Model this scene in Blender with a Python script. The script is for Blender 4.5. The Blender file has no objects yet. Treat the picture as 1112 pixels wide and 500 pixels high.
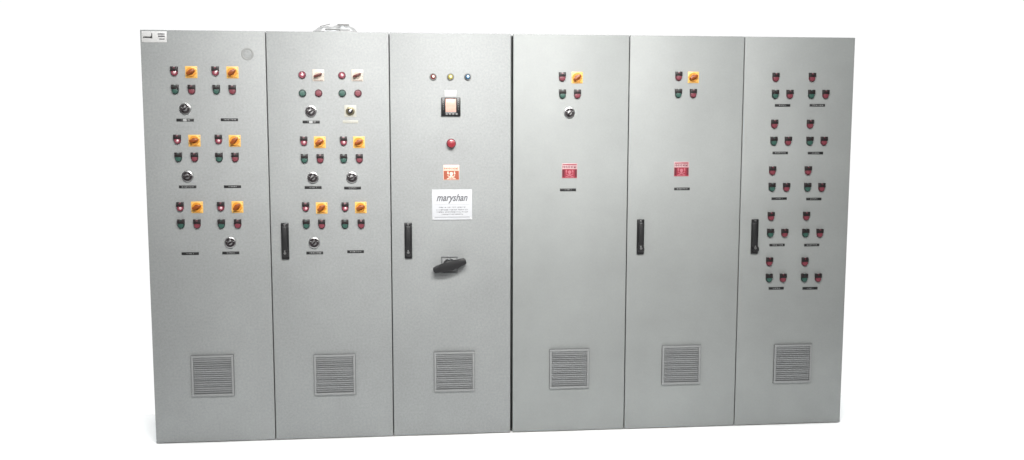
import bpy, bmesh, math, random
from mathutils import Matrix, Vector
C = bpy.context.scene.collection
R_ = math.radians
random.seed(4)

# ------------------------------------------------------------------ materials
def nt_new(name):
    m = bpy.data.materials.new(name); m.use_nodes = True
    nt = m.node_tree; b = nt.nodes['Principled BSDF']
    return m, nt, b

def mat(name, col, rough=0.45, metal=0.0, spec=0.5, coat=0.0, var=0.06, scale=60.0, bump=0.0, trans=0.0, alpha=1.0):
    """plain procedural material: base colour with a slight noise variation and optional bump"""
    m, nt, b = nt_new(name)
    tc = nt.nodes.new('ShaderNodeTexCoord')
    nz = nt.nodes.new('ShaderNodeTexNoise'); nz.inputs['Scale'].default_value = scale; nz.inputs['Detail'].default_value = 4
    nt.links.new(tc.outputs['Object'], nz.inputs['Vector'])
    mx = nt.nodes.new('ShaderNodeMix'); mx.data_type = 'RGBA'
    lo = [max(0, c * (1 - var)) for c in col]; hi = [min(1, c * (1 + var)) for c in col]
    mx.inputs[6].default_value = (*lo, 1); mx.inputs[7].default_value = (*hi, 1)
    nt.links.new(nz.outputs['Fac'], mx.inputs[0]); nt.links.new(mx.outputs[2], b.inputs['Base Color'])
    b.inputs['Roughness'].default_value = rough; b.inputs['Metallic'].default_value = metal
    b.inputs['Specular IOR Level'].default_value = spec; b.inputs['Coat Weight'].default_value = coat
    b.inputs['Transmission Weight'].default_value = trans; b.inputs['Alpha'].default_value = alpha
    if bump:
        bp = nt.nodes.new('ShaderNodeBump'); bp.inputs['Strength'].default_value = bump; bp.inputs['Distance'].default_value = 0.001
        nt.links.new(nz.outputs['Fac'], bp.inputs['Height']); nt.links.new(bp.outputs['Normal'], b.inputs['Normal'])
    return m

def paint(name, col, grain=0.05, bump=0.35):
    """powder coated sheet steel: orange peel bump, fine grain and faint large-scale handling marks"""
    m, nt, b = nt_new(name)
    N = nt.nodes.new; L = nt.links.new
    geo = N('ShaderNodeNewGeometry')
    def noise(scale, detail=3, rough=0.6):
        n = N('ShaderNodeTexNoise'); n.inputs['Scale'].default_value = scale
        n.inputs['Detail'].default_value = detail; n.inputs['Roughness'].default_value = rough
        L(geo.outputs['Position'], n.inputs['Vector']); return n
    fine, peel, big, mid = noise(95, 4, 0.75), noise(420, 2), noise(1.9, 5), noise(11, 3)
    def mul(n, amp):
        r = N('ShaderNodeMapRange'); r.inputs['From Min'].default_value = 0.3; r.inputs['From Max'].default_value = 0.7
        r.inputs['To Min'].default_value = 1 - amp; r.inputs['To Max'].default_value = 1 + amp
        L(n.outputs['Fac'], r.inputs['Value']); return r
    a, c, e = mul(fine, grain), mul(big, 0.065), mul(mid, 0.018)
    p = N('ShaderNodeMath'); p.operation = 'MULTIPLY'; L(a.outputs[0], p.inputs[0]); L(c.outputs[0], p.inputs[1])
    q = N('ShaderNodeMath'); q.operation = 'MULTIPLY'; L(p.outputs[0], q.inputs[0]); L(e.outputs[0], q.inputs[1]); p = q
    v = N('ShaderNodeVectorMath'); v.operation = 'SCALE'; v.inputs[0].default_value = col; L(p.outputs[0], v.inputs['Scale'])
    L(v.outputs[0], b.inputs['Base Color'])
    rr = N('ShaderNodeMapRange'); rr.inputs['To Min'].default_value = 0.38; rr.inputs['To Max'].default_value = 0.52
    L(big.outputs['Fac'], rr.inputs['Value']); L(rr.outputs[0], b.inputs['Roughness'])
    b.inputs['Specular IOR Level'].default_value = 0.35
    bp = N('ShaderNodeBump'); bp.inputs['Strength'].default_value = bump; bp.inputs['Distance'].default_value = 0.0007
    L(peel.outputs['Fac'], bp.inputs['Height']); L(bp.outputs['Normal'], b.inputs['Normal'])
    return m

M = {}
M['paint_a'] = paint('powder_coat_light_grey', (0.286, 0.296, 0.297), 0.11, 0.6)
M['paint_b'] = paint('powder_coat_smooth_grey', (0.282, 0.294, 0.291), 0.03, 0.15)
M['gap'] = mat('dark_gasket_rubber', (0.012, 0.013, 0.013), 0.8, spec=0.2)
M['vent'] = mat('vent_grey_plastic', (0.262, 0.268, 0.270), 0.5)
M['slat'] = mat('vent_slat_grey', (0.262, 0.268, 0.272), 0.5)
M['seal'] = mat('dark_grey_seal', (0.13, 0.133, 0.136), 0.7)
M['filter'] = mat('vent_filter_mat', (0.24, 0.243, 0.248), 0.95, var=0.2)
M['black'] = mat('black_plastic', (0.012, 0.012, 0.013), 0.32)
M['blackm'] = mat('black_matt_plastic', (0.010, 0.010, 0.011), 0.5, bump=0.2, scale=500)
M['holder'] = mat('black_legend_holder', (0.013, 0.008, 0.009), 0.45)
M['maroon'] = mat('maroon_bezel', (0.12, 0.016, 0.030), 0.35)
M['lens'] = mat('pink_lamp_lens', (0.26, 0.06, 0.085), 0.15, coat=1.0)
M['lenshot'] = mat('lamp_lens_centre', (0.62, 0.42, 0.44), 0.12, coat=1.0)  # pale reflection on the lens, painted in as a dot
M['redcap'] = mat('red_button_cap', (0.18, 0.040, 0.055), 0.35)
M['redrim'] = mat('red_button_rim', (0.09, 0.018, 0.028), 0.4)
M['grncap'] = mat('green_button_cap', (0.035, 0.092, 0.074), 0.35)
M['grnrim'] = mat('green_button_rim', (0.014, 0.032, 0.028), 0.4)
M['orange'] = mat('orange_switch_plate', (0.78, 0.46, 0.12), 0.4)
M['orangedk'] = mat('burnt_orange_knob', (0.24, 0.055, 0.008), 0.35)
M['orangemid'] = mat('orange_dial', (0.66, 0.27, 0.03), 0.4)
M['cream'] = mat('cream_switch_plate', (0.55, 0.50, 0.44), 0.35)  # orange plate with the glare painted in as cream
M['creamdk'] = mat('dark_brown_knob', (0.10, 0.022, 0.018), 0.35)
M['creammid'] = mat('cream_dial', (0.50, 0.40, 0.33), 0.4)  # dial paled to match the painted glare
M['chrome'] = mat('chrome', (0.62, 0.62, 0.62), 0.30, 1.0)
M['brass'] = mat('dull_brass', (0.20, 0.175, 0.11), 0.35, 0.7)
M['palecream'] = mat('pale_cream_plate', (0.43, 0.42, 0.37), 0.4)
M['steel'] = mat('brushed_steel', (0.55, 0.55, 0.55), 0.35, 1.0)
M['dial'] = mat('dark_dial_face', (0.030, 0.024, 0.027), 0.3)
M['white'] = mat('white_plastic', (0.60, 0.60, 0.60), 0.4, var=0.02)
M['whitepl'] = mat('white_engraved_plate', (0.54, 0.55, 0.575), 0.3, var=0.02)
M['greyprint'] = mat('grey_print', (0.13, 0.13, 0.14), 0.6)
M['faintprint'] = mat('faint_grey_print', (0.30, 0.30, 0.33), 0.6)
M['blackprint'] = mat('black_print', (0.02, 0.02, 0.02), 0.6)
M['lightprint'] = mat('light_lettering', (0.42, 0.43, 0.43), 0.6)
M['paleplate'] = mat('pale_nameplate', (0.42, 0.41, 0.36), 0.4)  # glare painted into the nameplate colour
M['danger'] = mat('red_sticker_block', (0.26, 0.022, 0.04), 0.4)
M['dangerdk'] = mat('dark_maroon_print', (0.11, 0.008, 0.018), 0.5)
M['pinkpl'] = mat('pale_pink_sticker', (0.45, 0.29, 0.30), 0.4)
M['pinkfig'] = mat('pale_pink_print', (0.42, 0.13, 0.16), 0.5)
M['brownblk'] = mat('brown_sticker_block', (0.34, 0.085, 0.045), 0.4)
M['peachpl'] = mat('peach_sticker', (0.74, 0.52, 0.43), 0.4)
M['peachfig'] = mat('pale_peach_print', (0.85, 0.66, 0.55), 0.5)
M['display'] = mat('pale_pink_display', (0.70, 0.43, 0.36), 0.2, coat=0.6)
M['displaydk'] = mat('display_digits', (0.62, 0.30, 0.22), 0.3)
M['keys'] = mat('grey_keys', (0.20, 0.20, 0.20), 0.5)
M['yellow'] = mat('yellow_lens', (0.33, 0.29, 0.06), 0.15, coat=1.0)
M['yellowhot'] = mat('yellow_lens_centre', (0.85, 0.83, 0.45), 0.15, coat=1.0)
M['blue'] = mat('blue_lens', (0.045, 0.11, 0.19), 0.15, coat=1.0)
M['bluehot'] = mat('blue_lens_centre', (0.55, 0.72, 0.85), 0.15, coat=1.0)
M['redlens'] = mat('dark_red_lens', (0.14, 0.02, 0.02), 0.15, coat=1.0)
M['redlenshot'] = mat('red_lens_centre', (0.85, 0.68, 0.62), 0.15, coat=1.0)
M['lampring'] = mat('dark_lamp_ring', (0.17, 0.16, 0.15), 0.3, 0.5)
M['stop'] = mat('bright_red_cap', (0.26, 0.025, 0.035), 0.3, coat=0.5)
M['plug'] = mat('grey_hole_plug', (0.262, 0.268, 0.265), 0.5)
M['greyframe'] = mat('grey_switch_frame', (0.16, 0.165, 0.17), 0.35, 0.3)
M['bag'] = mat('clear_plastic_wrap', (0.27, 0.27, 0.27), 0.35, trans=0.10, var=0.01, bump=0.4, scale=40)
M['bagprint'] = mat('grey_packet_print', (0.16, 0.16, 0.16), 0.6)
M['floor'] = mat('white_floor', (0.93, 0.93, 0.93), 0.9, spec=0.0, var=0.0)

# ------------------------------------------------------------------ mesh helpers (fronts face -Y)
def finish(bm, name, m, parent=None, loc=(0, 0, 0), rot=0.0, smooth=True):
    bmesh.ops.recalc_face_normals(bm, faces=bm.faces)
    me = bpy.data.meshes.new(name); bm.to_mesh(me); bm.free()
    me.materials.append(M[m] if isinstance(m, str) else m)
    if smooth:
        for p in me.polygons: p.use_smooth = True
        me.set_sharp_from_angle(angle=R_(35))
    o = bpy.data.objects.new(name, me); C.objects.link(o)
    if parent: o.parent = parent
    o.location = loc; o.rotation_euler = (0, rot, 0)
    return o

def add_box(bm, x0, x1, y0, y1, z0, z1, bev=0.0, seg=2, mtx=None):
    t = bmesh.new(); bmesh.ops.create_cube(t, size=1)
    for v in t.verts:
        v.co = Vector(((x0 + x1) / 2 + v.co.x * (x1 - x0), (y0 + y1) / 2 + v.co.y * (y1 - y0), (z0 + z1) / 2 + v.co.z * (z1 - z0)))
    if bev: bmesh.ops.bevel(t, geom=t.edges[:], offset=bev, segments=seg, affect='EDGES', profile=0.5)
    merge(bm, t, mtx)

def merge(bm, t, mtx=None):
    if mtx is not None: bmesh.ops.transform(t, matrix=mtx, verts=t.verts)
    me = bpy.data.meshes.new('t'); t.to_mesh(me); t.free(); bm.from_mesh(me); bpy.data.meshes.remove(me)

def add_prism(bm, pts, y0, y1, bev=0.0, mtx=None):
    """outline in XZ (counter-clockwise) extruded from y0 (back) to y1 (front)"""
    t = bmesh.new()
    a = [t.verts.new((x, y0, z)) for x, z in pts]; b = [t.verts.new((x, y1, z)) for x, z in pts]
    t.faces.new(a[::-1]); f = t.faces.new(b)
    for i in range(len(pts)):
        j = (i + 1) % len(pts); t.faces.new((a[i], a[j], b[j], b[i]))
    if bev:
        bmesh.ops.bevel(t, geom=list(f.edges), offset=bev, segments=2, affect='EDGES', profile=0.5)
    merge(bm, t, mtx)

def add_lathe(bm, prof, seg=40, mtx=None):
    """profile (radius, y) turned about the Y axis; ends closed when radius is 0"""
    t = bmesh.new(); rings = []
    for r, y in prof:
        if r < 1e-6: rings.append([t.verts.new((0, y, 0))])
        else: rings.append([t.verts.new((r * math.cos(2 * math.pi * k / seg), y, r * math.sin(2 * math.pi * k / seg))) for k in range(seg)])
    for A, B in zip(rings, rings[1:]):
        for k in range(seg):
            l = (k + 1) % seg
            if len(A) == 1 and len(B) == 1: continue
            if len(A) == 1: t.faces.new((A[0], B[k], B[l]))
            elif len(B) == 1: t.faces.new((A[k], A[l], B[0]))
            else: t.faces.new((A[k], A[l], B[l], B[k]))
    merge(bm, t, mtx)

def capsule(L, r, n=10):
    p = [(L / 2 + r * math.cos(a), r * math.sin(a)) for a in [(-90 + 180 * i / n) * math.pi / 180 for i in range(n + 1)]]
    return p + [(-x, -z) for x, z in p]

def empty(name, loc, label=None, cat=None, group=None):
    o = bpy.data.objects.new(name, None); C.objects.link(o); o.location = loc
    if label: o['label'] = label
    if cat: o['category'] = cat
    if group: o['group'] = group
    return o

def children(o): return [c for c in bpy.data.objects if c.parent == o]

turns = random.Random(8)
class Kind:
    """builds a part (with its sub-parts) the first time, copies it afterwards"""
    def __init__(self, fn, label=None): self.fn, self.first, self.kids, self.label = fn, None, [], label
    def put(self, parent, x, z):
        if self.first is None:
            o = self.fn(); self.first = o; self.kids = children(o)
        else:
            o = self.first.copy(); C.objects.link(o)
            for k in self.kids:
                c = k.copy(); C.objects.link(c); c.parent = o
                if k.name.split('.')[0] in ('knob', 'pointer'): c.rotation_euler.y = R_(turns.uniform(-16, 16))
        o.parent = parent; o.location = (x, 0, z)
        if self.label: o['label'] = self.label
        return o

def circ(r, n=28, a0=0, a1=360, cx=0, cz=0):
    return [(cx + r * math.cos(R_(a0 + (a1 - a0) * i / n)), cz + r * math.sin(R_(a0 + (a1 - a0) * i / n))) for i in range(n + (0 if a1 - a0 == 360 else 1))]

# ------------------------------------------------------------------ kinds of part
def shield(w=0.0165, top=0.022, dz=-0.0045):
    return circ(w, 20, 180, 360, 0, dz) + [(w, top), (-w, top)]

def push(rim, cap, lit=None, name='push_button'):
    def f():
        bm = bmesh.new(); add_prism(bm, shield(), 0.0, -0.009, 0.002)
        o = finish(bm, name, rim)
        bm = bmesh.new()
        add_lathe(bm, [(0.0135, -0.009), (0.0135, -0.013), (0.0125, -0.0145), (0.008, -0.0152), (0, -0.0155)], 32, Matrix.Translation((0, 0, -0.005)))
        finish(bm, 'button_cap' if not lit else 'lens', cap, o)
        if lit:
            bm = bmesh.new()
            add_lathe(bm, [(0.0062, -0.0146), (0.0062, -0.0164), (0.004, -0.0178), (0, -0.0184)], 24, Matrix.Translation((0.002, 0, -0.005)))
            finish(bm, 'bulb_centre', lit, o)  # off-centre dome coloured as the lens highlight
        # black holder with a notch between two horns
        h = 0.0170; pts = [(-h, 0.0245), (-h, 0.003), (h, 0.003), (h, 0.0245), (0.0062, 0.0245), (0.0045, 0.0135), (-0.0045, 0.0135), (-0.0062, 0.0245)]
        bm = bmesh.new(); add_prism(bm, pts, -0.002, -0.0175, 0.0012)
        finish(bm, 'legend_holder', 'holder', o)
        return o
    return f

def round_push(rim, cap, lit=None, name='push_button'):
    def f():
        bm = bmesh.new(); add_lathe(bm, [(0, 0), (0.0185, 0), (0.0185, -0.006), (0.0165, -0.009), (0.014, -0.009), (0, -0.008)], 36)
        o = finish(bm, name, rim)
        bm = bmesh.new(); add_lathe(bm, [(0.0138, -0.008), (0.0138, -0.013), (0.0128, -0.0145), (0, -0.0155)], 32)
        finish(bm, 'button_cap' if not lit else 'lens', cap, o)
        if lit:
            bm = bmesh.new(); add_lathe(bm, [(0.0068, -0.0146), (0.0068, -0.0164), (0.004, -0.018), (0, -0.0184)], 24, Matrix.Translation((0.0015, 0, 0.001)))
            finish(bm, 'bulb_centre', lit, o)  # painted highlight on the round lens
        return o
    return f

def rotary(plate, dial, knob, ang=28, small=False):
    def f():
        bm = bmesh.new(); add_box(bm, -0.0285, 0.0285, -0.003, 0, -0.0285, 0.0285, 0.001)
        o = finish(bm, 'rotary_switch', plate)
        bm = bmesh.new(); r = 0.014 if small else 0.0215
        add_lathe(bm, [(r + 0.002, -0.003), (r + 0.002, -0.006), (r, -0.008), (0, -0.008)], 36, Matrix.Translation((-0.001, 0, 0.001)))
        finish(bm, 'dial', dial, o)
        bm = bmesh.new(); rm = Matrix.Translation((-0.001, 0, 0.001)) @ Matrix.Rotation(R_(-ang), 4, 'Y')
        if not small: add_lathe(bm, [(0.0125, -0.008), (0.0125, -0.014), (0, -0.015)], 30, rm)
        w = 0.0055 if small else 0.0075
        add_prism(bm, capsule(0.032 if small else 0.028, w), -0.008, -0.024, 0.002, rm)
        finish(bm, 'knob', knob, o)
        bm = bmesh.new(); x = -0.022
        rnd = random.Random(3)
        while x < 0.020:
            w = rnd.uniform(0.002, 0.005); add_box(bm, x, x + w, -0.0036, -0.0031, -0.0255, -0.0225); x += w + 0.0014
        for zz in (-0.006, 0.006, 0.020): add_box(bm, 0.0225, 0.0255, -0.0036, -0.0031, zz, zz + 0.003)
        finish(bm, 'dial_markings', knob, o)
        return o
    return f

def selector():
    bm = bmesh.new()
    add_lathe(bm, [(0, 0), (0.0285, 0), (0.0285, -0.004), (0.0265, -0.010), (0.0235, -0.011), (0.022, -0.008), (0, -0.0075)], 48)
    o = finish(bm, 'selector_dial', 'chrome')
    bm = bmesh.new(); add_lathe(bm, [(0.0222, -0.0078), (0.0222, -0.0095), (0, -0.0095)], 40)
    finish(bm, 'dial_face', 'dial', o)
    bm = bmesh.new()
    for k in range(3):
        a = R_(-70 + 70 * k); rm = Matrix.Rotation(a, 4, 'Y')
        add_box(bm, -0.0012, 0.0012, -0.0102, -0.0096, 0.0150, 0.0200, mtx=rm)
    finish(bm, 'dial_markings', 'lightprint', o)
    bm = bmesh.new(); rm = Matrix.Rotation(R_(-38), 4, 'Y')
    add_lathe(bm, [(0.0115, -0.0096), (0.0112, -0.016), (0.010, -0.017), (0, -0.0175)], 32)
    finish(bm, 'knob', 'steel', o)
    bm = bmesh.new(); add_prism(bm, capsule(0.018, 0.0042), -0.0176, -0.026, 0.0012, rm)
    finish(bm, 'pointer', 'dial', o)
    return o

def brass_selector():
    bm = bmesh.new(); add_box(bm, -0.029, 0.029, -0.0022, 0, -0.029, 0.029, 0.0008)
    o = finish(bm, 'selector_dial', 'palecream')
    bm = bmesh.new(); add_lathe(bm, [(0, -0.0023), (0.0215, -0.0023), (0.0215, -0.007), (0.019, -0.011), (0.014, -0.012), (0.012, -0.0095), (0, -0.0095)], 44)
    finish(bm, 'bezel', 'brass', o)
    bm = bmesh.new(); add_lathe(bm, [(0.0125, -0.0098), (0.012, -0.013), (0, -0.0135)], 32)
    finish(bm, 'dial_face', 'dial', o)
    bm = bmesh.new(); add_prism(bm, capsule(0.012, 0.0042), -0.0136, -0.022, 0.0012, Matrix.Rotation(R_(-50), 4, 'Y'))
    finish(bm, 'pointer', 'steel', o)
    return o

def nameplate(seed, gap=False, base='blackm', w=0.0415, ink='lightprint'):
    def f():
        bm = bmesh.new(); add_box(bm, -w, w, -0.0022, 0, -0.0068, 0.0068, 0.0008)
        o = finish(bm, 'nameplate', base)
        bm = bmesh.new(); r = random.Random(seed); x = -w * r.uniform(0.35, 0.75); e = -x
        while x < e:
            g = r.uniform(0.0016, 0.0034); h = r.choice((0.0022, 0.0026, 0.0026))
            k = r.random()
            if k < 0.14: x += 0.003; continue
            add_box(bm, x, x + 0.0009, -0.0026, -0.00225, -h, h)
            if k > 0.35: add_box(bm, x + 0.0009, x + g, -0.0026, -0.00225, h - 0.0009, h)
            if k > 0.55: add_box(bm, x + 0.0009, x + g, -0.0026, -0.00225, -h, -h + 0.0009)
            if k > 0.7: add_box(bm, x + g, x + g + 0.0009, -0.0026, -0.00225, -h, h)
            x += g + 0.0022
        if gap: add_box(bm, -0.010, 0.007, -0.0026, -0.0023, -0.0058, 0.0058)
        finish(bm, 'engraved_lettering', ink, o, smooth=False)
        return o
    return f

def handle(turn=0.0):
    def f():
        bm = bmesh.new(); add_box(bm, -0.019, 0.019, -0.010, 0, -0.093, 0.090, 0.004, 3)
        o = finish(bm, 'door_handle', 'black')
        bm = bmesh.new(); rm = Matrix.Translation((0, 0, -0.066)) @ Matrix.Rotation(R_(turn), 4, 'Y')
        add_box(bm, -0.0125, 0.0125, -0.026, -0.013, 0.018, 0.140, 0.005, 3, rm)
        add_box(bm, -0.0155, 0.0155, -0.022, -0.0101, 0.010, 0.034, 0.004, 3, rm)
        finish(bm, 'lever', 'blackm', o)
        bm = bmesh.new(); add_lathe(bm, [(0.0175, -0.0101), (0.0175, -0.020), (0.0155, -0.0225), (0.009, -0.0225), (0, -0.0215)], 32, Matrix.Translation((0.004 if turn else 0.001, 0, -0.066)))
        finish(bm, 'lock_housing', 'blackm', o)
        bm = bmesh.new(); add_lathe(bm, [(0.0062, -0.0226), (0.0062, -0.0250), (0, -0.0252)], 24, Matrix.Translation((0.0, 0, -0.060)))
        add_box(bm, -0.0040, 0.0020, -0.0252, -0.0226, -0.054, -0.047, 0.001)
        finish(bm, 'lock_cylinder', 'steel', o)
        bm = bmesh.new(); add_lathe(bm, [(0.0048, -0.0101), (0.0045, -0.0125), (0, -0.0130)], 20, Matrix.Translation((0, 0, 0.081)))
        finish(bm, 'fixing_screw', 'steel', o)
        return o
    return f

def vent():
    W, h = 0.104, 0.011
    bm = bmesh.new()
    for a in ((-W, W, W - h, W), (-W, W, -W, -W + h)): add_box(bm, a[0], a[1], -0.0110, -0.0056, a[2], a[3], 0.0015)
    for a in ((-W + 0.0005, -W + h, -W + h - 0.001, W - h + 0.001), (W - h, W - 0.0005, -W + h - 0.001, W - h + 0.001)):
        add_box(bm, a[0], a[1], -0.0107, -0.0056, a[2], a[3], 0.0015)
    o = finish(bm, 'vent_grille', 'vent')
    bm = bmesh.new(); S = W + 0.0012
    for a in ((-S, S, W - 0.006, S), (-S, S, -S, -W + 0.006), (-S, -W + 0.006, -W + 0.006, W - 0.006), (W - 0.006, S, -W + 0.006, W - 0.006)): add_box(bm, a[0], a[1], -0.0055, 0, a[2], a[3])
    finish(bm, 'frame_seal', 'seal', o, smooth=False)  # dark rim standing in for the shadow round the vent frame
    bm = bmesh.new(); n = 17; r = random.Random(9)
    for k in range(n):
        z = -0.086 + k * 0.172 / (n - 1); t = R_(-60 + r.uniform(-12, 10))
        rm = Matrix.Translation((0, -0.0048, z)) @ Matrix.Rotation(t, 4, 'X')
        add_box(bm, -W + h + 0.0005, W - h - 0.0005, -0.0050, 0.0050, -0.0010, 0.0010, mtx=rm)
    finish(bm, 'louvre_slats', 'slat', o)
    bm = bmesh.new(); add_box(bm, -W + h - 0.002, W - h + 0.002, -0.0016, 0.0, -W + h - 0.002, W - h + 0.002)
    finish(bm, 'filter_mat', 'filter', o)
    return o

def pilot(ring, lens, hot):
    def f():
        bm = bmesh.new(); add_lathe(bm, [(0, 0), (0.0175, 0), (0.0175, -0.005), (0.015, -0.009), (0.013, -0.009), (0, -0.008)], 36)
        o = finish(bm, 'indicator_lamp', ring)
        bm = bmesh.new(); add_lathe(bm, [(0.0128, -0.008), (0.0122, -0.013), (0.009, -0.0155), (0, -0.017)], 32)
        finish(bm, 'lens', lens, o)
        bm = bmesh.new(); add_lathe(bm, [(0.0066, -0.0158), (0.0060, -0.0178), (0, -0.019)], 24, Matrix.Translation((0.001, 0, 0.0015)))
        finish(bm, 'bulb_centre', hot, o)  # paler spot set slightly off the lens centre
        return o
    return f

def stop():
    bm = bmesh.new(); add_lathe(bm, [(0, 0), (0.0235, 0), (0.0235, -0.006), (0.021, -0.009), (0, -0.009)], 40)
    o = finish(bm, 'stop_button', 'maroon')
    bm = bmesh.new(); add_lathe(bm, [(0.012, -0.009), (0.012, -0.018), (0.0195, -0.022), (0.0205, -0.028), (0.018, -0.032), (0.008, -0.034), (0, -0.0343)], 40)
    finish(bm, 'mushroom_cap', 'stop', o)
    return o

def meter():
    bm = bmesh.new()
    add_box(bm, -0.048, -0.027, -0.012, 0, -0.0455, 0.0445, 0.002); add_box(bm, 0.027, 0.048, -0.012, 0, -0.0455, 0.0445, 0.002)
    add_box(bm, -0.0478, 0.0478, -0.0118, 0, -0.0475, -0.0275, 0.002); add_box(bm, -0.046, 0.046, -0.011, 0, 0.0388, 0.0455, 0.002)
    o = finish(bm, 'panel_meter', 'black')
    bm = bmesh.new(); add_box(bm, -0.0265, 0.0265, -0.0085, 0, -0.0270, 0.0385, 0.001)
    finish(bm, 'display', 'display', o)
    bm = bmesh.new(); r = random.Random(5)
    for row in range(3):
        for k in range(4):
            x = -0.018 + k * 0.0105; z = 0.022 - row * 0.019
            add_box(bm, x, x + 0.0012, -0.0092, -0.0086, z - 0.004, z + 0.004); add_box(bm, x, x + 0.0055, -0.0092, -0.0086, z + 0.0041, z + 0.0052)
            if r.random() > .4: add_box(bm, x + 0.0046, x + 0.0058, -0.0092, -0.0086, z - 0.004, z + 0.0040)
            if r.random() > .4: add_box(bm, x, x + 0.0055, -0.0092, -0.0086, z - 0.0052, z - 0.0041)
    finish(bm, 'digits', 'displaydk', o, smooth=False)
    for k in range(4):
        bm = bmesh.new(); x = -0.026 + k * 0.0165
        add_box(bm, x, x + 0.010, -0.0142, -0.0119, -0.0415, -0.0345, 0.001); finish(bm, 'key', 'keys', o)
    for x in (-0.0385, 0.0355):
        bm = bmesh.new()
        for k in range(5): add_box(bm, x, x + 0.003, -0.0126, -0.0121, -0.015 + k * 0.011, -0.011 + k * 0.011)
        finish(bm, 'scale_marks', 'keys', o, smooth=False)
    return o

def metertag():
    bm = bmesh.new(); add_box(bm, -0.029, 0.029, -0.002, 0, -0.016, 0.016, 0.0008)
    o = finish(bm, 'meter_tag', 'white'); return o

def sticker(base, block, dark, fig, name='warning_sticker', full=True):
    def f():
        bm = bmesh.new(); add_box(bm, -0.040, 0.040, -0.0016, 0, -0.037, 0.039, 0.0006)
        o = finish(bm, name, base)
        bm = bmesh.new(); add_box(bm, -0.038, 0.038, -0.0021, -0.0017, -0.035, 0.010, 0.0)
        if full: add_box(bm, -0.036, 0.036, -0.0021, -0.0017, 0.030, 0.035)
        finish(bm, 'picture_panel', block, o, smooth=False)
        bm = bmesh.new(); r = random.Random(11)
        # heading of heavy letters, then the dark ends of the lower panel
        x = -0.036
        while x < 0.033:
            w = r.uniform(0.005, 0.0075)
            add_box(bm, x, x + 0.0022, -0.0022, -0.0018, 0.015, 0.027); add_box(bm, x + 0.0022, x + w, -0.0022, -0.0018, 0.0195 + r.uniform(-0.003, 0.004), 0.023)
            x += w + 0.0022
        add_box(bm, -0.0375, -0.026, -0.0026, -0.0022, -0.030, 0.008); add_box(bm, 0.027, 0.0375, -0.0026, -0.0022, -0.030, 0.008)
        finish(bm, 'warning_lettering', dark, o, smooth=False)
        bm = bmesh.new()
        # skull over crossed bones between two bolts
        add_prism(bm, circ(0.0085, 18, 0, 360, 0, -0.0050), -0.0022, -0.0027); add_box(bm, -0.0045, 0.0045, -0.00268, -0.0022, -0.018, -0.012)
        for s in (-1, 1):
            add_box(bm, -0.0195, 0.0195, -0.0030, -0.00275, -0.0015, 0.0015, mtx=Matrix.Translation((0, 0, -0.022)) @ Matrix.Rotation(R_(20 * s), 4, 'Y'))
            add_prism(bm, [(s * 0.0165 - 0.003, 0.006), (s * 0.0165 - 0.004, -0.006), (s * 0.0165, -0.005), (s * 0.0165 - 0.002, -0.017), (s * 0.0165 + 0.005, -0.001), (s * 0.0165 + 0.001, -0.002), (s * 0.0165 + 0.003, 0.006)], -0.0022, -0.0027)
        for k in range(6): add_box(bm, -0.022 + k * 0.0076, -0.0172 + k * 0.0076, -0.0027, -0.0022, -0.033, -0.029)
        finish(bm, 'warning_picture', fig, o, smooth=False)
        return o
    return f

def text_mesh(body, size, name, m, parent, loc, shear=0.0, stretch=1.0, offset=0.0):
    cu = bpy.data.curves.new(name, 'FONT'); cu.body = body; cu.size = size; cu.extrude = 0.0004
    cu.align_x = 'CENTER'; cu.align_y = 'CENTER'; cu.shear = shear; cu.offset = offset
    t = bpy.data.objects.new(name, cu); C.objects.link(t)
    bpy.context.view_layer.update()
    me = bpy.data.meshes.new_from_object(t.evaluated_get(bpy.context.evaluated_depsgraph_get()))
    bpy.data.objects.remove(t, do_unlink=True)
    me.transform(Matrix.Rotation(R_(90), 4, 'X') @ Matrix.Diagonal((stretch, 1, 1, 1)))
    me.materials.clear(); me.materials.append(M[m])
    o = bpy.data.objects.new(name, me); C.objects.link(o); o.parent = parent; o.location = loc
    return o

def placard():
    bm = bmesh.new(); add_box(bm, -0.101, 0.101, -0.003, 0, -0.077, 0.077, 0.0012)
    for a in ((-0.101, 0.101, 0.0735, 0.0768), (-0.101, 0.101, -0.0768, -0.0735)): add_box(bm, a[0], a[1], -0.0046, -0.0028, a[2], a[3], 0.0006)
    o = finish(bm, 'placard', 'whitepl'); o['label'] = "white maker's placard with slanted wordmark and four small lines of text"
    text_mesh('maryshan', 0.052, 'wordmark', 'greyprint', o, (-0.002, -0.0036, 0.034), shear=0.35, stretch=0.78, offset=0.0011)
    bm = bmesh.new(); r = random.Random(21)
    for row, (z, hw) in enumerate(((-0.014, 0.066), (-0.027, 0.078), (-0.038, 0.078), (-0.050, 0.058))):
        x = -hw
        while x < hw:
            w = r.uniform(0.0018, 0.0042)
            if r.random() < 0.13: x += 0.005; continue
            add_box(bm, x, x + 0.0009, -0.0036, -0.0031, z - 0.0026, z + 0.0026)
            add_box(bm, x + 0.0009, x + w, -0.0036, -0.0031, z + r.choice((-0.0026, 0.0017, -0.0004)), z + r.choice((0.0026, 0.0026, 0.0009)))
            x += w + 0.0013
    finish(bm, 'small_lettering', 'greyprint', o, smooth=False)
    bm = bmesh.new(); add_box(bm, -0.088, 0.088, -0.0036, -0.0031, -0.0650, -0.0632)
    add_box(bm, -0.088, 0.088, -0.0034, -0.0031, -0.0005, 0.0000)
    finish(bm, 'ruled_line', 'greyprint', o, smooth=False)
    for sx in (-1, 1):
        for sz in (-1, 1):
            bm = bmesh.new(); add_lathe(bm, [(0.0042, -0.003), (0.0038, -0.005), (0, -0.0056)], 20, Matrix.Translation((sx * 0.094, 0, sz * 0.070)))
            finish(bm, 'screw', 'white', o)
    return o

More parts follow.
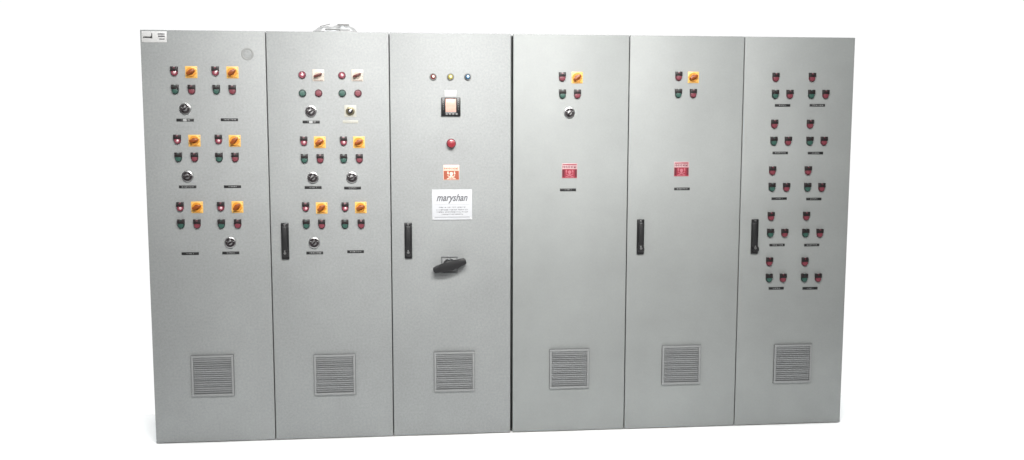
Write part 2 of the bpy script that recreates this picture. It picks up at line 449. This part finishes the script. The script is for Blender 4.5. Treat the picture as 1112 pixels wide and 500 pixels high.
def mainswitch():
    bm = bmesh.new(); add_box(bm, -0.042, 0.042, -0.004, 0, -0.044, 0.044, 0.0015)
    o = finish(bm, 'main_switch', 'vent')
    bm = bmesh.new()
    for a in ((-0.042, 0.042, 0.037, 0.0438), (-0.042, 0.042, -0.0438, -0.037)): add_box(bm, a[0], a[1], -0.007, -0.0041, a[2], a[3], 0.001)
    for a in ((-0.0418, -0.036, -0.0369, 0.0369), (0.036, 0.0418, -0.0369, 0.0369)): add_box(bm, a[0], a[1], -0.0068, -0.0041, a[2], a[3], 0.001)
    finish(bm, 'switch_frame', 'greyframe', o)
    bm = bmesh.new(); add_lathe(bm, [(0.033, -0.0042), (0.033, -0.018), (0.028, -0.024), (0, -0.024)], 40)
    finish(bm, 'hub', 'black', o)
    bm = bmesh.new(); rm = Matrix.Rotation(R_(-16), 4, 'Y')
    pts = [(0.080, -0.015), (0.086, -0.006), (0.086, 0.006), (0.080, 0.015), (0.060, 0.0185), (0.036, 0.017), (0.016, 0.026), (0, 0.0285), (-0.016, 0.026), (-0.036, 0.017)]
    pts = pts + [(-x, -z) for x, z in pts]
    # keep the outline convex enough: one closed loop of the lever seen from the front
    pts = [(0.080, -0.015), (0.086, -0.006), (0.086, 0.006), (0.080, 0.015), (0.058, 0.0185), (0.034, 0.018), (0.014, 0.027), (-0.014, 0.027), (-0.034, 0.018), (-0.058, 0.0185),
           (-0.080, 0.015), (-0.086, 0.006), (-0.086, -0.006), (-0.080, -0.015), (-0.058, -0.0185), (-0.034, -0.018), (-0.014, -0.027), (0.014, -0.027), (0.034, -0.018), (0.058, -0.0185)]
    add_prism(bm, pts, -0.0242, -0.050, 0.006, rm)
    finish(bm, 'lever', 'blackm', o)
    return o

def plug():
    bm = bmesh.new(); add_lathe(bm, [(0.031, 0), (0.031, -0.0012), (0.027, -0.0022), (0.022, -0.0010), (0.019, -0.0008), (0, -0.0008)], 48)
    o = finish(bm, 'hole_plug', 'plug'); o['label'] = 'faint grey ring of a blanking plug near the upper right corner'
    bm = bmesh.new(); add_lathe(bm, [(0.019, -0.0009), (0.0185, -0.0016), (0, -0.0018)], 40)
    finish(bm, 'plug_centre', 'paint_a', o)
    return o

def corner_sticker():
    bm = bmesh.new(); add_box(bm, -0.0570, 0.0600, -0.0012, 0, -0.0270, 0.0260, 0.0006)
    o = finish(bm, 'corner_sticker', 'white'); o['label'] = 'white sticker with a black arrow mark and three short dark lines'
    bm = bmesh.new()
    add_box(bm, -0.050, -0.012, -0.0017, -0.0013, -0.006, 0.000)
    add_prism(bm, [(-0.018, -0.008), (-0.007, -0.008), (-0.007, 0.017), (-0.0105, 0.017), (-0.0115, 0.003), (-0.018, 0.0005)], -0.0013, -0.0018)
    finish(bm, 'arrow_mark', 'blackprint', o, smooth=False)
    bm = bmesh.new()
    for z, x0, hh in ((0.013, 0.019, 0.003), (0.002, 0.019, 0.0036), (-0.011, 0.024, 0.0022)): add_box(bm, x0, 0.051, -0.0017, -0.0013, z - hh, z + hh)
    finish(bm, 'printed_lines', 'greyprint', o, smooth=False)
    return o

LAMP = 'maroon indicator lamp with pink lens under a black legend holder'
K = dict(
    lamp=Kind(push('maroon', 'lens', 'lenshot', 'indicator_lamp'), LAMP),
    lampdark=Kind(push('maroon', 'redcap', None, 'indicator_lamp'), 'dull red indicator lamp under a black legend holder'),
    green=Kind(push('grnrim', 'grncap'), 'dark green push button under a black legend holder'),
    red=Kind(push('redrim', 'redcap'), 'dull red push button under a black legend holder'),
    lampround=Kind(round_push('maroon', 'lens', 'lenshot', 'indicator_lamp'), 'round red indicator lamp with pale centre'),
    greenround=Kind(round_push('grnrim', 'grncap'), 'round dark green push button'),
    redround=Kind(round_push('redrim', 'redcap'), 'round dull red push button'),
    rotary=Kind(rotary('orange', 'orangemid', 'orangedk'), 'orange square plate with burnt orange rotary knob'),
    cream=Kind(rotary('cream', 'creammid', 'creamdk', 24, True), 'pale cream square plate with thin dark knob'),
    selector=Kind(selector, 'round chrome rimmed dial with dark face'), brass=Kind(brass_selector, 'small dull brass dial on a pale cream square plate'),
    vent=Kind(vent), plug=Kind(plug), sticker=Kind(corner_sticker),
    handle=Kind(handle()), handle_turned=Kind(handle(-3.5)),
    meter=Kind(meter), metertag=Kind(metertag), stop=Kind(stop, 'round bright red stop button'),
    lamp_r=Kind(pilot('lampring', 'redlens', 'redlenshot'), 'small round dark red indicator lamp'),
    lamp_y=Kind(pilot('lampring', 'yellow', 'yellowhot'), 'small round yellow indicator lamp'),
    lamp_b=Kind(pilot('lampring', 'blue', 'bluehot'), 'small round blue indicator lamp'),
    danger=Kind(sticker('pinkpl', 'danger', 'dangerdk', 'pinkfig'), 'red and pink danger sticker'),
    sticker_o=Kind(sticker('peachpl', 'brownblk', 'brownblk', 'peachfig', full=False), 'peach and brown danger sticker'),
    placard=Kind(placard), mainswitch=Kind(mainswitch, 'grey framed main switch with long black tilted lever'),
    paleplate=Kind(nameplate(77, base='paleplate', w=0.038, ink='faintprint'), 'pale faded nameplate'),
)
PLATES = [Kind(nameplate(s)) for s in range(5)]
GAPPLATE = Kind(nameplate(8, gap=True, ink='lightprint'))

SEAM = [-1.795, -1.2045, -0.6074, 0.004, 0.603, 1.2035, 1.7963]
SPEC = {
 1: dict(
  lamp=[ (-0.139, 1.852), (0.055, 1.854), (-0.136, 1.524), (0.060, 1.524), (-0.134, 1.194), (0.061, 1.194) ],
  rotary=[ (-0.060, 1.850), (0.135, 1.850), (-0.056, 1.519), (0.136, 1.518), (-0.054, 1.192), (0.140, 1.192) ],
  green=[ (-0.138, 1.765), (0.057, 1.765), (-0.134, 1.437), (0.060, 1.436), (-0.133, 1.109), (0.061, 1.107) ],
  red=[ (-0.060, 1.765), (0.133, 1.765), (-0.057, 1.437), (0.137, 1.436), (-0.056, 1.108), (0.140, 1.107) ],
  selector=[ (-0.094, 1.674), (-0.094, 1.345), (0.101, 1.016) ],
  nameplate=[ (-0.097, 1.619), (0.114, 1.621), (-0.096, 1.293), (0.119, 1.293), (-0.095, 0.962), (0.101, 0.963) ],
  vent=[ (-0.005, 0.342) ],
  plug=[ (0.209, 1.940) ],
  sticker=[ (-0.230, 2.018) ],
 ),
 2: dict(
  lampround=[ (-0.125, 1.840), (0.068, 1.839) ],
  cream=[ (-0.047, 1.839), (0.143, 1.840) ],  # orange switch plates with the glare painted in
  greenround=[ (-0.125, 1.751), (0.068, 1.752) ],
  redround=[ (-0.047, 1.752), (0.145, 1.752) ],
  lamp=[ (-0.123, 1.516), (0.071, 1.516), (-0.121, 1.189), (0.073, 1.188) ],
  rotary=[ (-0.046, 1.511), (0.146, 1.511), (-0.043, 1.184), (0.150, 1.185) ],
  green=[ (-0.122, 1.429), (0.070, 1.429), (-0.120, 1.103), (0.071, 1.101) ],
  red=[ (-0.045, 1.429), (0.147, 1.429), (-0.044, 1.102), (0.151, 1.101) ],
  selector=[ (-0.086, 1.663), (0.106, 1.665), (-0.083, 1.336), (0.109, 1.336), (-0.083, 1.010) ],
  nameplate=[ (-0.086, 1.611), (-0.083, 1.287), (0.111, 1.283), (-0.082, 0.958), (0.121, 0.962) ],
  paleplate=[ (0.106, 1.612) ],
  handle=[ (-0.226, 1.021) ],
  vent=[ (0.007, 0.332) ],
 ),
 3: dict(
  lamp_r=[ (-0.088, 1.835) ],
  lamp_y=[ (-0.002, 1.835) ],
  lamp_b=[ (0.084, 1.836) ],
  meter=[ (-0.001, 1.689) ],
  metertag=[ (-0.002, 1.754) ],
  stop=[ (0.000, 1.505) ],
  sticker_o=[ (-0.000, 1.358) ],
  placard=[ (0.003, 1.197) ],
  handle=[ (-0.219, 1.017) ],
  mainswitch=[ (-0.012, 0.889) ],
  vent=[ (0.011, 0.333) ],
 ),
 4: dict(
  lamp=[ (-0.044, 1.838) ],
  rotary=[ (0.033, 1.836) ],
  green=[ (-0.042, 1.752) ],
  red=[ (0.034, 1.752) ],
  selector=[ (-0.006, 1.660) ],
  danger=[ (-0.002, 1.364) ],
  nameplate=[ (-0.009, 1.268) ],
  vent=[ (0.005, 0.333) ],
 ),
 5: dict(
  lamp=[ (-0.043, 1.845) ],
  rotary=[ (0.035, 1.841) ],
  green=[ (-0.043, 1.758) ],
  red=[ (0.035, 1.758) ],
  danger=[ (-0.017, 1.371) ],
  nameplate=[ (-0.012, 1.270) ],
  handle=[ (-0.228, 1.024) ],
  vent=[ (0.003, 0.339) ],
 ),
 6: dict(
  lamp=[ (-0.127, 1.843), (0.068, 1.844), (-0.126, 1.603), (0.066, 1.603), (-0.129, 1.361), (0.064, 1.361), (-0.129, 1.122), (0.063, 1.122), (-0.130, 0.882), (0.064, 0.879) ],
  green=[ (-0.127, 1.756), (0.067, 1.757), (-0.127, 1.515), (0.067, 1.515), (-0.129, 1.275), (0.064, 1.274), (-0.130, 1.034), (0.062, 1.032), (-0.129, 0.795), (0.064, 0.793) ],
  red=[ (-0.049, 1.756), (0.144, 1.757), (-0.050, 1.515), (0.144, 1.515), (-0.051, 1.274), (0.141, 1.273), (-0.052, 1.033), (0.140, 1.031), (-0.053, 0.794), (0.140, 0.792) ],
  nameplate=[ (-0.084, 1.701), (0.103, 1.702), (-0.088, 1.455), (0.103, 1.454), (-0.086, 1.216), (0.103, 1.213), (-0.089, 0.971), (0.101, 0.969), (-0.086, 0.740), (0.100, 0.737) ],
  handle=[ (-0.214, 1.019) ],
  vent=[ (0.017, 0.331) ],
 ),
}

# ------------------------------------------------------------------ cabinets
H = 2.0509
DEPTH = 0.50
LABELS = {
    1: 'far left grey cabinet with white arrow sticker in its top corner and no door handle',
    2: 'grey cabinet with black door handle and two cream switch plates, plastic packet lying on top',
    3: "grey control cabinet with black tilted main switch lever, square meter and white maker's placard",
    4: 'grey control cabinet with one round dial and a red danger sticker but no door handle',
    5: 'grey control cabinet with black door handle, a red danger sticker and one orange switch plate',
    6: 'far right grey cabinet with ten groups of red and green buttons and no orange plates',
}
def cabinet(k):
    x0, x1 = SEAM[k - 1], SEAM[k]; cx = (x0 + x1) / 2; hw = (x1 - x0) / 2
    root = empty('control_cabinet', (cx, 0, 0), LABELS[k], 'cabinet', 'grey control cabinets bolted side by side')
    pm = 'paint_a' if k <= 3 else 'paint_b'
    gl = 0.0042 if k > 1 else 0.001; gr = 0.0008 if k < 6 else 0.001
    if k == 3: gr = 0.005
    if k == 4: gl = 0.008
    bm = bmesh.new()   # enclosure: back, sides, top and bottom round a hollow
    b0 = 0.026
    add_box(bm, -hw + 0.0008, hw - 0.0008, b0, DEPTH, 0.006, H - 0.004, 0.002)
    finish(bm, 'enclosure', pm, root)
    bm = bmesh.new(); add_box(bm, -hw + 0.002, hw - 0.002, 0.0212, b0 - 0.001, 0.012, H - 0.010)
    finish(bm, 'gasket', 'gap', root)  # black sheet put in to darken the door gaps
    bm = bmesh.new(); add_box(bm, -hw + gl, hw - gr, 0.0, 0.021, 0.0, H, 0.0022, 3)
    finish(bm, 'door', pm, root)
    n = 0
    for kind, pts in SPEC[k].items():
        for (x, z) in pts:
            if kind == 'nameplate':
                n += 1
                if k == 2 and n == 1 or k == 1 and n == 1: GAPPLATE.put(root, x, z)
                else: PLATES[(k + n * 2) % 5].put(root, x, z)
            elif kind == 'handle' and k == 6: K['handle_turned'].put(root, x, z)
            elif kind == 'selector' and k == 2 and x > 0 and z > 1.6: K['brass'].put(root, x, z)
            elif kind == 'lamp' and k in (4, 5, 6): K['lampdark'].put(root, x, z)
            else: K[kind].put(root, x, z)
    return root
for k in range(1, 7): cabinet(k)

# ------------------------------------------------------------------ crumpled packet on top of the second cabinet
def packet():
    bm = bmesh.new(); nx, ny = 36, 14; r = random.Random(2); g = []
    for i in range(nx + 1):
        row = []
        for j in range(ny + 1):
            u, v = i / nx * 2 - 1, j / ny * 2 - 1
            e = max(0, 1 - abs(u) ** 5) * max(0, 1 - abs(v) ** 3)
            hgt = 0.004 + e * (0.030 + 0.010 * u + 0.004 * math.sin(7 * u + 2 * v) + 0.003 * math.sin(15 * u - 5 * v)) + 0.002 * r.uniform(-1, 1) * e
            row.append(bm.verts.new((u * 0.106 + 0.002 * math.sin(5 * v), 0.075 + v * 0.06, hgt)))
        g.append(row)
    for i in range(nx):
        for j in range(ny): bm.faces.new((g[i][j], g[i + 1][j], g[i + 1][j + 1], g[i][j + 1]))
    ret = bmesh.ops.extrude_face_region(bm, geom=bm.faces[:])
    for v in ret['geom']:
        if isinstance(v, bmesh.types.BMVert): v.co.z = 0.001
    root = finish(bm, 'plastic_packet', 'bag', None, (-0.872, 0.0, H))
    root['label'] = 'crumpled clear plastic packet with grey printed strips lying on top of the second cabinet'; root['category'] = 'packet'
    for (x0, x1, z0, z1, y, tilt) in ((0.016, 0.072, 0.0305, 0.0385, 0.0135, 0), (-0.070, -0.020, 0.030, 0.0335, 0.0135, 14), (-0.045, 0.028, 0.0085, 0.0150, 0.0125, 0), (-0.104, -0.050, 0.001, 0.0045, 0.0125, 0)):
        bm = bmesh.new(); cxx, czz = (x0 + x1) / 2, (z0 + z1) / 2
        add_box(bm, x0 - cxx, x1 - cxx, -0.0004, 0.0004, z0 - czz, z1 - czz, mtx=Matrix.Rotation(R_(-tilt), 4, 'Y'))
        o = finish(bm, 'printed_strip', 'bagprint', root, (cxx, y, czz), smooth=False)
    return root
packet()

# ------------------------------------------------------------------ floor
bm = bmesh.new(); add_box(bm, -6, 6, -1.9, 0.515, -0.05, 0)
fl = finish(bm, 'floor', 'floor', None, (0, 0, -0.004), smooth=False); fl['kind'] = 'structure'

# ------------------------------------------------------------------ lamps
def area(name, loc, target, sx, sy, power, col=(1, 1, 1), spread=180):
    L = bpy.data.lights.new(name, 'AREA'); L.shape = 'RECTANGLE'; L.size = sx; L.size_y = sy; L.energy = power; L.color = col; L.spread = R_(spread)
    o = bpy.data.objects.new(name, L); C.objects.link(o); o.location = loc
    d = Vector(target) - Vector(loc); o.rotation_euler = d.to_track_quat('-Z', 'Y').to_euler()
    return o
area('ceiling_softbox', (0, -0.05, 4.8), (0, -0.05, 0), 10, 0.6, 31, (0.94, 0.985, 1.0), 30)  # unseen overhead light added to whiten the floor
area('front_lamp', (-0.1, -2.8, 3.35), (-0.12, 0, 1.55), 2.4, 0.5, 78, (1.0, 0.99, 0.965), 110)
area('track_lamp', (-0.1, -3.2, 2.6), (-0.1, 0, 1.42), 3.4, 0.15, 7, (1.0, 0.985, 0.955), 42)  # unseen fill added to brighten the middle of the doors

# ------------------------------------------------------------------ white studio surround: bright behind the cabinets, dim towards the viewer
w = bpy.data.worlds.new('World'); bpy.context.scene.world = w; w.use_nodes = True
nt = w.node_tree; bg = nt.nodes['Background']; N = nt.nodes.new; Lk = nt.links.new
tc = N('ShaderNodeTexCoord'); sp = N('ShaderNodeSeparateXYZ'); Lk(tc.outputs['Generated'], sp.inputs[0])
mr = N('ShaderNodeMapRange'); mr.inputs['From Min'].default_value = -0.10; mr.inputs['From Max'].default_value = 0.15
mr.inputs['To Min'].default_value = 0.06; mr.inputs['To Max'].default_value = 1.04
Lk(sp.outputs['Y'], mr.inputs['Value']); Lk(mr.outputs[0], bg.inputs['Strength'])
bg.inputs['Color'].default_value = (1, 1, 1, 1)

# ------------------------------------------------------------------ camera
cam = bpy.data.cameras.new('camera'); co = bpy.data.objects.new('camera', cam); C.objects.link(co)
cam.sensor_width = 36; cam.sensor_fit = 'HORIZONTAL'; cam.lens = 1059.43 / 1112 * 36; cam.clip_start = 0.05; cam.clip_end = 500
F = Vector((0.10333566, 0.98840328, -0.11126857)); Rt = Vector((0.99460021, -0.10376195, 0.00196834)); U = Vector((0.00959993, 0.11087114, 0.99378842))
mw = Matrix((Rt, U, -F)).transposed().to_4x4(); mw.translation = (-0.50841767, -4.92757301, 1.61868846)
co.matrix_world = mw
sc = bpy.context.scene; sc.camera = co
sc.view_settings.view_transform = 'Standard'; sc.view_settings.look = 'None'; sc.view_settings.exposure = 0; sc.view_settings.gamma = 1
sc.cycles.use_denoising = True
